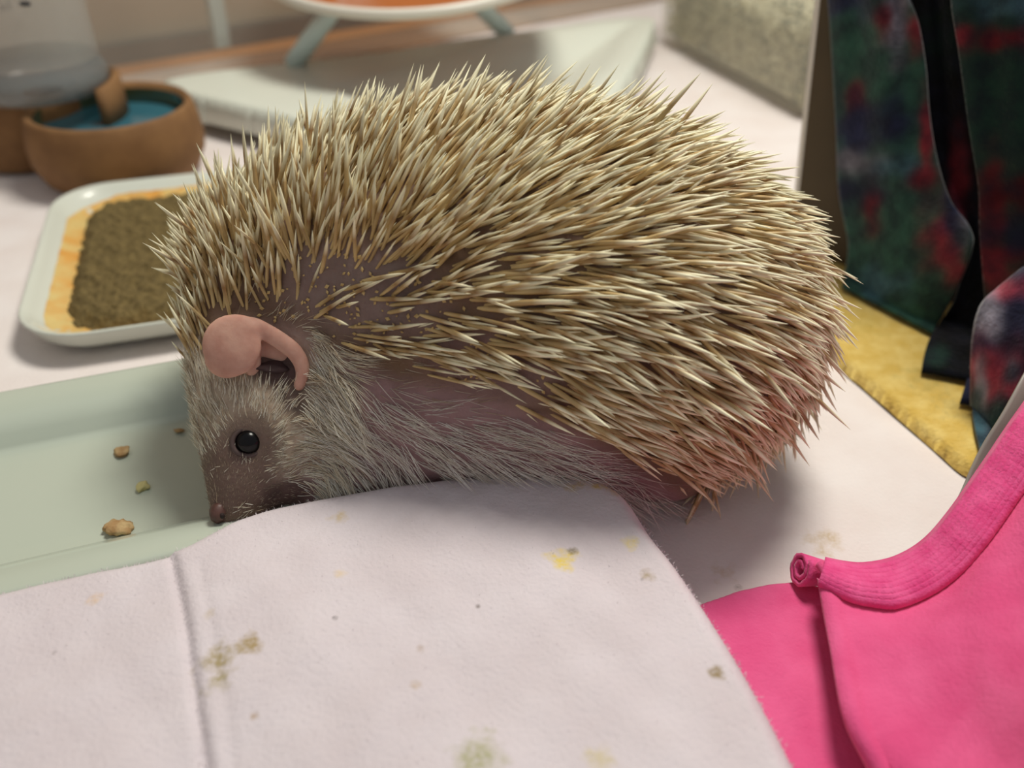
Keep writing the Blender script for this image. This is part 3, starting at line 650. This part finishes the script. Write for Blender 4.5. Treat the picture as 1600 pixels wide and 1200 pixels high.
def addsphere(px, py, D, r):
    c = K(px, py, D); rr = r*D/F
    bmesh.ops.create_icosphere(bm, subdivisions=3, radius=rr, matrix=Matrix.Translation(Vector(c)))
for a, b in chain:
    A = np.array(keys[a][1:]); B = np.array(keys[b][1:])
    for t in np.linspace(0, 1, 7): addsphere(*(A*(1-t)+B*t))
for A, B in face:
    A = np.array(A); B = np.array(B)
    for t in np.linspace(0, 1, 9): addsphere(*(A*(1-t)+B*t))
tmp = bpy.data.meshes.new('t'); bm.to_mesh(tmp); bm.free()
to = bpy.data.objects.new('t', tmp); COL.objects.link(to)
rm = to.modifiers.new('r', 'REMESH'); rm.mode = 'VOXEL'; rm.voxel_size = .0013
sm = to.modifiers.new('s', 'SMOOTH'); sm.iterations = 14; sm.factor = .6
dg = bpy.context.evaluated_depsgraph_get(); dg.update()
bme = bpy.data.meshes.new_from_object(to.evaluated_get(dg)); bpy.data.objects.remove(to); bme.name = 'body'
nvb = len(bme.vertices); bco = np.zeros(nvb*3, np.float32); bme.vertices.foreach_get('co', bco); bco = bco.reshape(-1, 3).astype(float)
bco[:, 2] = np.maximum(bco[:, 2], .0015)
headpts = np.array([K(374, 730, .2405), K(343, 795, .237)])
# small sculpting: eye socket, mouth line, cheek
def bump_at(c, r, depth, dirv):
    d = np.linalg.norm(bco-c, axis=1); k = np.exp(-(d/r)**2)[:, None]; bco[:] += np.array(dirv)*depth*k
bme.vertices.foreach_set('co', bco.astype(np.float32).ravel()); bme.update()
def hit(px, py, bvh):
    r = Vector(RGT*((px-800)/F)+UPV*((600-py)/F)+FWD).normalized()
    return bvh.ray_cast(Vector(CAM), r)
def mkbvh(): return BVHTree.FromPolygons([tuple(v) for v in bco], [tuple(p.vertices) for p in bme.polygons])
bv = mkbvh()
eye_p, eye_n, _, _ = hit(389, 690, bv)
toc = (CAM-np.array(eye_p)); toc /= np.linalg.norm(toc)
bump_at(np.array(eye_p), .0048, .0009, -toc)
m1 = hit(428, 768, bv)
if m1[0] is not None: bump_at(np.array(m1[0]), .003, .0012, -toc)
bme.vertices.foreach_set('co', bco.astype(np.float32).ravel()); bme.update(); bv = mkbvh()
# skin colours
px_, py_, D_ = proj(bco)
def blob2(px, py, cx, cy, rx, ry, soft=.35, ang=0):
    a = math.radians(ang); x = (px-cx)*math.cos(a)+(py-cy)*math.sin(a); y = -(px-cx)*math.sin(a)+(py-cy)*math.cos(a)
    return 1-sst(1-soft, 1+soft, np.hypot(x/rx, y/ry))
S_BACK, S_SIDE, S_FACE, S_MUZ, S_DARK, S_NOSE, S_BAL, S_RUMP = [np.array(lin(c))[:3] for c in ((120, 94, 72), (158, 126, 126), (190, 172, 150), (112, 92, 80), (66, 46, 42), (104, 62, 54), (142, 122, 116), (176, 132, 104))]
qb = np.array([(200, 520), (285, 575), (330, 560), (380, 500), (440, 500), (480, 515), (540, 555), (620, 590), (740, 606), (850, 648), (950, 700), (1040, 755), (1120, 800), (1400, 830)], float)
def qline(px): return np.interp(px, qb[:, 0], qb[:, 1])
below = sst(-15, 25, py_-qline(px_))[:, None]
col_ = S_BACK*(1-below)+S_SIDE*below
def mixc(c, k, t): k = np.asarray(k)[:, None]; return c*(1-k)+t*k
col_ = mixc(col_, blob2(px_, py_, 390, 640, 150, 120, .4), S_FACE)
col_ = mixc(col_, blob2(px_, py_, 560, 450, 130, 75, .4, 12), S_BAL)
col_ = mixc(col_, .7*blob2(px_, py_, 760, 570, 110, 50, .4, 20), S_BAL*np.array([1, .85, .9]))
col_ = mixc(col_, blob2(px_, py_, 365, 770, 95, 80, .4, 60), S_MUZ)
col_ = mixc(col_, .8*blob2(px_, py_, 392, 688, 46, 50, .35), S_MUZ*.95)
col_ = mixc(col_, .85*blob2(px_, py_, 452, 600, 26, 60, .4, -20), S_DARK)
col_ = mixc(col_, .9*blob2(px_, py_, 430, 572, 42, 34, .3), S_DARK)
col_ = mixc(col_, .9*blob2(px_, py_, 445, 775, 46, 22, .4, -25), S_DARK)
vcol(bme, col_)
hh = thing('hedgehog', (.01, .225, 0), 'cream and tan spined hedgehog crouching with its nose in the white dish', 'hedgehog')
m_skin = mat('hedgehog_skin', (170, 130, 130), .6, (260, (120, 92, 88), .35, 6), [(700, .5, .0006), (160, .4, .0012)], sss=.25, attr='col', spec=.3)
bme.materials.clear()
body = link('body', bme, m_skin, hh)

# eye
def surf(px, py):
    h = hit(px, py, bv); return np.array(h[0]), np.array(h[1])
m_eye = mat('black_eye', (8, 7, 9), .2, (60, (16, 10, 10), .5), spec=.28)
m_lid = mat('dark_eyelid', (84, 66, 62), .6, (300, (70, 54, 50), .5))
ep, en = surf(389, 690); px1 = .2445/F
def eye(c, nrm):
    o = lump('eye', c-nrm*.0014, (.0038, .0035, .0036), m_eye, hh, 0, 0.0, 3)
    n3 = Vector(nrm); t = Matrix.Identity(3)
    V = []; s = n3.cross(Vector((0, 0, 1))).normalized(); u = s.cross(n3)
    for i in range(32):
        a = 2*math.pi*i/32
        for j in range(8):
            b = 2*math.pi*j/8; r = .0039+.0007*math.cos(b); V.append(Vector(c-nrm*.0001)+(s*math.cos(a)*1.08+u*math.sin(a)*.92)*r+n3*.0006*math.sin(b))
    Fc = [(i*8+j, ((i+1) % 32)*8+j, ((i+1) % 32)*8+(j+1) % 8, i*8+(j+1) % 8) for i in range(32) for j in range(8)]
    mesh('eyelid', V, Fc, m_lid, o)
eye(ep, toc)
fe = bv.ray_cast(Vector(K(372, 668, .30)), Vector(CAM-K(372, 668, .30)).normalized())
if fe[0] is not None:
    eye(np.array(fe[0]), np.array(fe[1]))
# nose
m_nose = mat('brown_nose', (96, 64, 56), .45, (400, (70, 44, 40), .7), [(900, .4, .0004)])
np_, nn_ = surf(342, 797)
nose = lump('nose', K(345, 799, .2342), (.0026, .0037, .0030), m_nose, hh, 2, .12, 3)
lump('nostril', K(347, 806, .2312), (.0007, .0006, .0009), mat('nostril_dark', (40, 22, 20), .8, (100, (30, 18, 16), .5)), nose, 4, .1, 2)
# near ear: round front lobe turning into a curled rim around the dark ear opening
m_ear = mat('ear_skin', (206, 162, 144), .65, (220, (188, 138, 122), .8), [(500, .3, .0004)], sss=.35, spec=.3)
def ear(P, flip=1):
    bm = bmesh.new()
    def es(px, py, dD, rx, ry, rz, rot=0):
        c = P(px, py, dD); M = Matrix((Vector(RGT), Vector(UPV), Vector(-FWD))).transposed().to_4x4(); M.translation = Vector(c)
        s = .243/F
        bmesh.ops.create_icosphere(bm, subdivisions=3, radius=1, matrix=M@Matrix.Rotation(math.radians(rot), 4, 'Z')@Matrix.Diagonal((rx*s, ry*s, rz*s, 1)))
    es(362, 540, -.0042, 44, 46, 13, 10); es(368, 520, -.004, 38, 28, 12); es(355, 560, -.0035, 34, 30, 11)
    rim = smoothpoly([(362, 510), (392, 508), (418, 520), (440, 534), (458, 548), (470, 566), (473, 584), (468, 602)], 6, closed=False)
    for i, (x, y) in enumerate(rim):
        t = i/(len(rim)-1); es(x, y, -.0035+.0018*t, 12+3*math.sin(math.pi*t)-3*t, 12+3*math.sin(math.pi*t)-3*t, 8)
    for t in np.linspace(0, 1, 6): es(388+4*t, 535+30*t, -.0022+.001*t, 16, 22, 9)
    for t in np.linspace(0, 1, 5): es(412+30*t, 540+10*t, .0002, 14, 18, 7)
    me = bpy.data.meshes.new('e'); bm.to_mesh(me); bm.free(); o = bpy.data.objects.new('e', me); COL.objects.link(o)
    r = o.modifiers.new('r', 'REMESH'); r.mode = 'VOXEL'; r.voxel_size = .0004
    s_ = o.modifiers.new('s', 'SMOOTH'); s_.iterations = 9; s_.factor = .6
    dg = bpy.context.evaluated_depsgraph_get(); dg.update()
    m2 = bpy.data.meshes.new_from_object(o.evaluated_get(dg)); bpy.data.objects.remove(o)
    m2.materials.clear(); m2.name = 'ear'
    return link('ear', m2, m_ear, hh)
sp1, _ = surf(410, 556); ED = float((sp1-CAM)@FWD)
er = ear(lambda x, y, d: K(x, y, ED+d))
lump('ear_opening', K(426, 570, ED+.0002), (.0050, .0034, .0012), mat('ear_hollow', (60, 38, 38), .8, (200, (44, 28, 28), .7)), er, 8, .15, 3)
# front paw tucked under the chin on the dish edge
m_paw = mat('paw_skin', (178, 130, 124), .6, (300, (150, 104, 98), .6), sss=.2)
pw = tube('paw', [K(610, 750, .246), K(585, 785, .2445), K(560, 800, .2435)], [.006, .0045, .0035], m_paw, hh, 12)
for k in range(4):
    b0 = K(563, 798, .2437)+np.array([0, (k-1.5)*.0018, 0])
    tube('toe', [b0, b0+np.array([-.0035, (k-1.5)*.0006, -.0005]), b0+np.array([-.006, (k-1.5)*.001, -.002])], [.0011, .001, .0004], m_paw, pw, 8)

# ---- sampling the skin
bme.calc_loop_triangles(); T = np.zeros(len(bme.loop_triangles)*3, np.int32); bme.loop_triangles.foreach_get('vertices', T); T = T.reshape(-1, 3)
A_, B_, C_ = bco[T[:, 0]], bco[T[:, 1]], bco[T[:, 2]]; cr = np.cross(B_-A_, C_-A_); ar = np.linalg.norm(cr, axis=1)/2; fn = cr/(2*ar[:, None]+1e-20)
vno = np.zeros(nvb*3, np.float32); bme.vertices.foreach_get('normal', vno); vno = vno.reshape(-1, 3).astype(float)
def sample(n, r, even=None):
    ti = r.choice(len(T), n, p=ar/ar.sum()); a = r.random(n); b = r.random(n); f = a+b > 1; a[f] = 1-a[f]; b[f] = 1-b[f]
    P = A_[ti]+(B_[ti]-A_[ti])*a[:, None]+(C_[ti]-A_[ti])*b[:, None]
    N_ = vno[T[ti, 0]]*(1-a-b)[:, None]+vno[T[ti, 1]]*a[:, None]+vno[T[ti, 2]]*b[:, None]; N_ /= np.linalg.norm(N_, axis=1)[:, None]
    if even:                              # keep only roots at least `even` apart
        g = {}; keep = []
        for i, p in enumerate(P):
            k = tuple((p/even).astype(int)); ok = True
            for dx in (-1, 0, 1):
                for dy in (-1, 0, 1):
                    for dz in (-1, 0, 1):
                        q = g.get((k[0]+dx, k[1]+dy, k[2]+dz))
                        if q is not None and ((P[q]-p)**2).sum() < even*even: ok = False; break
                    if not ok: break
                if not ok: break
            if ok: g[k] = i; keep.append(i)
        P = P[keep]; N_ = N_[keep]
    return P, N_
def dirfield(ctrl, px, py, pw=3.0):
    c = np.array(ctrl, float); d = np.hypot(px[:, None]-c[None, :, 0], py[:, None]-c[None, :, 1])+8; w_ = 1/d**pw
    v = (w_@c[:, 2:4])/w_.sum(1)[:, None]; return v/np.linalg.norm(v, axis=1)[:, None]
def to3(v, N_, lift, jit, r):
    d3 = v[:, :1]*RGT-v[:, 1:2]*UPV; t = d3-N_*(d3*N_).sum(1)[:, None]; t /= (np.linalg.norm(t, axis=1)[:, None]+1e-9)
    o = t*np.cos(lift)[:, None]+N_*np.sin(lift)[:, None]+r.normal(0, 1, N_.shape)*np.asarray(jit).reshape(-1, 1)
    o /= np.linalg.norm(o, axis=1)[:, None]
    k = (o*N_).sum(1); o += N_*np.maximum(.06-k, 0)[:, None]; return o/np.linalg.norm(o, axis=1)[:, None]

QC = [(240, 520, -.5, -.85), (290, 420, -.25, -1), (330, 560, -.5, -.86), (400, 350, .05, -1), (450, 260, .1, -1), (430, 440, .1, -1), (380, 480, -.1, -1), (520, 350, .4, -.92), (600, 200, .3, -1), (600, 300, .6, -.8), (700, 200, .5, -.85), (620, 420, .88, -.45), (700, 330, .85, -.45),
      (850, 180, .68, -.72), (900, 300, .95, -.28), (560, 490, 1, -.1), (750, 450, 1, -.02), (700, 540, 1, .2), (520, 540, 1, .2), (900, 450, .95, .22), (1050, 250, .88, -.35), (1100, 400, .95, .25), (1200, 350, .97, .1), (1270, 480, .88, .45), (900, 620, .9, .42), (1050, 550, .88, .46), (1050, 700, .78, .62), (1200, 600, .75, .65), (1150, 720, .5, .86), (1250, 640, .62, .78), (1080, 760, .5, .86), (800, 620, .95, .35)]
rq = np.random.default_rng(21)
P, N_ = sample(130000, rq, .00152)
qx, qy, qD = proj(P)
dist = qline(qx)-qy
keep = (dist > 0) & (P[:, 2] > .008) & (N_[:, 2] > -.72) & ~((qy > 742) & (qx < 1125))
dens = np.ones(len(P))
bald = np.maximum(np.maximum(blob2(qx, qy, 525, 460, 78, 42, .45, 10), .9*blob2(qx, qy, 660, 500, 110, 26, .5, 6)), .88*blob2(qx, qy, 775, 580, 70, 24, .4, 15))
dens *= 1-.88*bald
dens *= np.where(qx < 430, 1, sst(-5, 40, dist)*.7+.3)
dens *= np.where((qx > 450) & (qx < 760) & (qy > 400), .85, 1)
dens *= 1-blob2(qx, qy, 395, 550, 75, 52, .1)
keep &= rq.random(len(P)) < dens
P, N_, qx, qy, qD, dist = P[keep], N_[keep], qx[keep], qy[keep], qD[keep], dist[keep]
n = len(P)
v = dirfield(QC, qx, qy)
lift = .30+.30*sst(650, 300, qx)+.12*sst(300, 200, qy)-.10*sst(950, 1200, qx)
lift = lift*rq.uniform(.45, 1.55, n)
lift = np.where(dist < 90, lift*.55, lift)
Dq = to3(v, N_, lift, .15+.05*sst(600, 350, qx), rq)
Lq = (.0180+.0015*sst(500, 700, qx)-.0030*sst(420, 300, qx))*rq.uniform(.6, 1.22, n)
Rq = .00049*rq.uniform(.75, 1.25, n)*(1-.12*sst(420, 300, qx))
Pq = P-N_*.0012
cvq = rq.normal(-.03, .05, n)
prof = [(0, .55), (.08, .8), (.3, 1), (.55, 1), (.72, .86), (.87, .5), (1, .04)]
cB, cM, cT = [np.array(lin(c))[:3] for c in ((216, 190, 134), (140, 98, 54), (255, 250, 216))]
stops = np.array([0, .35, .55, .74, 1.0])
var = rq.uniform(0, 1, n)
def qcols(var, rump):
    out = np.zeros((len(var), len(prof), 3))
    for k, (t, _) in enumerate(prof):
        # pale root, brown band, cream tip; band strength varies
        band = np.exp(-((t-(.42+.16*var))/.17)**2)*(.74+.24*np.sin(var*37))
        c = cB*(1-t)[None] if False else (cB*(1-sst(.55, .78, t))+cT*sst(.55, .78, t))
        c = c[None, :]*(1-band[:, None])+cM[None, :]*band[:, None]
        shade_stain_tan = np.array(lin((204, 166, 118)))[:3]
        c = c*(1-.5*rump[:, None])+shade_stain_tan[None, :]*.5*rump[:, None]
        out[:, k] = c*(.86+.28*((var*53) % 1))[:, None]
    return out
rump = blob2(qx, qy, 1150, 700, 230, 130, .5, 35)*rq.uniform(.6, 1, n)  # rear-lower quills: yellowish staining and their shade both mixed into the tan
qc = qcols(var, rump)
m_q = mat('quill', (220, 205, 160), .42, (300, (200, 180, 140), .15), attr='col', spec=.45, sss=.0)
# the largest 300 in view are parts of their own, the rest one joined part
tipd = proj(Pq+Dq*Lq[:, None]); vis = (N_*(CAM-P)).sum(1) > .25*np.linalg.norm(CAM-P, axis=1)
plen = np.hypot(tipd[0]-qx, tipd[1]-qy)*vis*(bald[keep] < 2)
order = np.argsort(-plen*rq.uniform(.8, 1, n)); big = order[:300]; rest = order[300:]
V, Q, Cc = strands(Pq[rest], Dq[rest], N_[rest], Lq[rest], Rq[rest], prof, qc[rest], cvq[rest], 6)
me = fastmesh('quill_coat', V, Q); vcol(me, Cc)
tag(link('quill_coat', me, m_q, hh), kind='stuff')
variants = []
for k in range(12):
    i = big[k]; vv = np.array([var[i]]); 
    V, Q, Cc = strands(np.zeros((1, 3)), np.array([[0, 0, 1.]]), np.array([[1., 0, 0]]), np.array([1.]), np.array([.030]), prof, qcols(vv, np.zeros(1)), np.array([rq.normal(-.02, .05)]), 6)
    me = fastmesh('quill', V, Q); vcol(me, Cc); me.materials.append(m_q); me.polygons.foreach_set('use_smooth', [True]*len(me.polygons)); variants.append(me)
hinv = Matrix.Translation(-Vector(hh.location))
for k, i in enumerate(big):
    o = bpy.data.objects.new('quill', variants[k % 12]); COL.objects.link(o)
    z = Vector(Dq[i]); x = Vector(N_[i])-z*Vector(N_[i]).dot(z); x.normalize(); y = z.cross(x)
    M = Matrix((x, y, z)).transposed().to_4x4()@Matrix.Scale(float(Lq[i]), 4); M.translation = Vector(Pq[i])
    o.parent = hh; o.matrix_parent_inverse = hinv; o.matrix_basis = M

# ---- fur
def fur(name, n, even, maskf, ctrl, lenf, rad, lift, jit, cols, curve, seed, sides=3, m=None, clump=0):
    r = np.random.default_rng(seed); P, N_ = sample(n, r, even); x, y, D = proj(P)
    k = r.random(len(P)) < maskf(x, y, P); P, N_, x, y = P[k], N_[k], x[k], y[k]
    v = dirfield(ctrl, x, y); Dr = to3(v, N_, np.full(len(P), lift)*r.uniform(.4, 1.6, len(P)), jit, r)
    L = lenf(x, y)*r.uniform(.6, 1.35, len(P))
    if clump:
        from mathutils.kdtree import KDTree
        ci = r.choice(len(P), max(1, int(len(P)/clump)), False); kd = KDTree(len(ci))
        for a_, i_ in enumerate(ci): kd.insert(P[i_], a_)
        kd.balance(); near = ci[np.array([kd.find(p)[1] for p in P])]
        tip = P+Dr*L[:, None]; ct = P[near]+Dr[near]*L[:, None]; w2 = r.uniform(.3, .85, len(P))[:, None]
        Dr = tip*(1-w2)+ct*w2-P; Dr /= np.linalg.norm(Dr, axis=1)[:, None]
    print(name, len(P)); pr = [(0, 1), (.35, .9), (.7, .6), (1, .05)]
    c0 = np.array([lin(c)[:3] for c in cols]); w_ = r.integers(0, len(cols), len(P)); cc_ = np.repeat(c0[w_][:, None], 4, 1)
    dk = (y > 700) & (x < 420); cc_[:, 0] *= .8
    V, Q, Cc = strands(P-N_*.0003, Dr, N_, L, np.full(len(P), rad), pr, cc_, r.normal(curve, .10, len(P)), sides)
    me = fastmesh(name, V, Q); vcol(me, Cc)
    return tag(link(name, me, m, hh), kind='stuff')
m_fur = mat('white_fur', (225, 215, 200), .55, attr='col', spec=.3, noise=(300, (200, 190, 175), .2))
FC = [(330, 600, .1, -1), (300, 640, -.5, -.8), (340, 680, -.4, -.7), (400, 620, .15, -1), (440, 640, .5, -.8), (450, 720, .9, -.35), (500, 700, .85, .3), (350, 740, .2, -1), (480, 640, .5, .7), (540, 620, .55, .85), (520, 740, .5, .9), (430, 560, .2, -1), (480, 560, .6, .6), (600, 650, .85, .4), (600, 740, .35, .95), (560, 560, 1, -.1), (620, 600, 1, -.1), (700, 650, 1, -.12), (700, 720, .75, .6),
      (800, 680, 1, .05), (820, 740, .75, .6), (900, 690, .97, .2), (950, 740, .85, .5), (1050, 760, .9, .4), (750, 610, 1, -.2), (640, 760, .3, .95), (880, 780, .7, .75)]
def facemask(x, y, P):
    m = (x < 545) & (y-qline(x) > -5); k = np.where(m, 1.0, 0)
    k *= 1-blob2(x, y, 389, 690, 34, 30, .15); k *= 1-.92*blob2(x, y, 365, 785, 92, 62, .25, 60); k *= 1-.9*blob2(x, y, 450, 598, 17, 42, .3, -20); k *= 1-.9*blob2(x, y, 445, 778, 50, 22, .3, -20)
    k *= 1-blob2(x, y, 395, 550, 85, 56, .1); return k
fur('face_fur', 190000, None, lambda x, y, P: facemask(x, y, P)*.75, FC, lambda x, y: .0040+.0048*sst(430, 540, x)+.0012*sst(640, 560, y)-.0014*blob2(x, y, 380, 740, 60, 60), .00010, .34, .16, [(244, 236, 216), (232, 222, 198), (200, 178, 150), (250, 245, 230)], -.12, 31, m=m_fur, clump=14)
fur('muzzle_fur', 260000, None, lambda x, y, P: .8*blob2(x, y, 372, 745, 90, 80, .25, 60)*(1-blob2(x, y, 389, 690, 24, 22, .1)), FC, lambda x, y: .0015+0*x, .00008, .28, .15, [(168, 148, 128), (140, 120, 104), (190, 170, 148)], -.05, 33, m=m_fur)
def flankmask(x, y, P):
    d = y-qline(x); k = sst(0, 60, d)*np.where(x > 470, 1, 0)*np.where(x < 1060, 1, 0)
    lo = np.interp(x, [480, 600, 760, 900, 1050], [600, 650, 690, 720, 760])
    k = k*(.2+.8*sst(-70, 20, y-lo)); return k*sst(1080, 850, x)*.9+k*.15
fur('belly_fur', 80000, None, lambda x, y, P: flankmask(x, y, P)*.45, FC, lambda x, y: .0125+.003*sst(600, 800, x), .000095, .30, .20, [(240, 234, 222), (228, 220, 206), (214, 202, 186), (248, 244, 236)], -.14, 37, m=m_fur, clump=16)
fur('crown_fur', 50000, None, lambda x, y, P: .22*np.where((y-qline(x) < 40) & (y-qline(x) > -30) & (x < 760), 1, 0)*(1-blob2(x, y, 395, 550, 80, 52, .1)), FC, lambda x, y: .007+0*x, .00008, .25, .16, [(226, 216, 196), (190, 168, 138)], -.1, 41, m=m_fur)
# ---- dry skin flakes on the bare patch
rf = np.random.default_rng(51); P, N_ = sample(40000, rf, .0008); x, y, D = proj(P)
k = rf.random(len(P)) < .32*np.maximum(blob2(x, y, 560, 470, 150, 60, .4, 12), np.maximum(.8*blob2(x, y, 780, 578, 90, 34, .4, 15), .8*blob2(x, y, 440, 470, 50, 40, .4)))
P, N_ = P[k], N_[k]; n = len(P); s = np.cross(N_, rf.normal(0, 1, (n, 3))); s /= np.linalg.norm(s, axis=1)[:, None]; u = np.cross(N_, s)
a = (.00038*rf.uniform(.6, 1.5, n))[:, None]; h = N_*.0003
V = np.stack([P+s*a*1.5+h, P+u*a+h*1.4, P-s*a*1.5+h, P-u*a+h*.6, P+h*3], 1).reshape(-1, 3)
i5 = (np.arange(n)*5)[:, None]; Q = np.concatenate([i5+np.array([[0, 1, 4]]), i5+np.array([[1, 2, 4]]), i5+np.array([[2, 3, 4]]), i5+np.array([[3, 0, 4]])])
me = fastmesh('skin_flakes', V, Q)
tag(link('skin_flakes', me, mat('yellow_flakes', (200, 166, 104), .6, (500, (222, 194, 136), .7)), hh, smooth=False), kind='stuff')
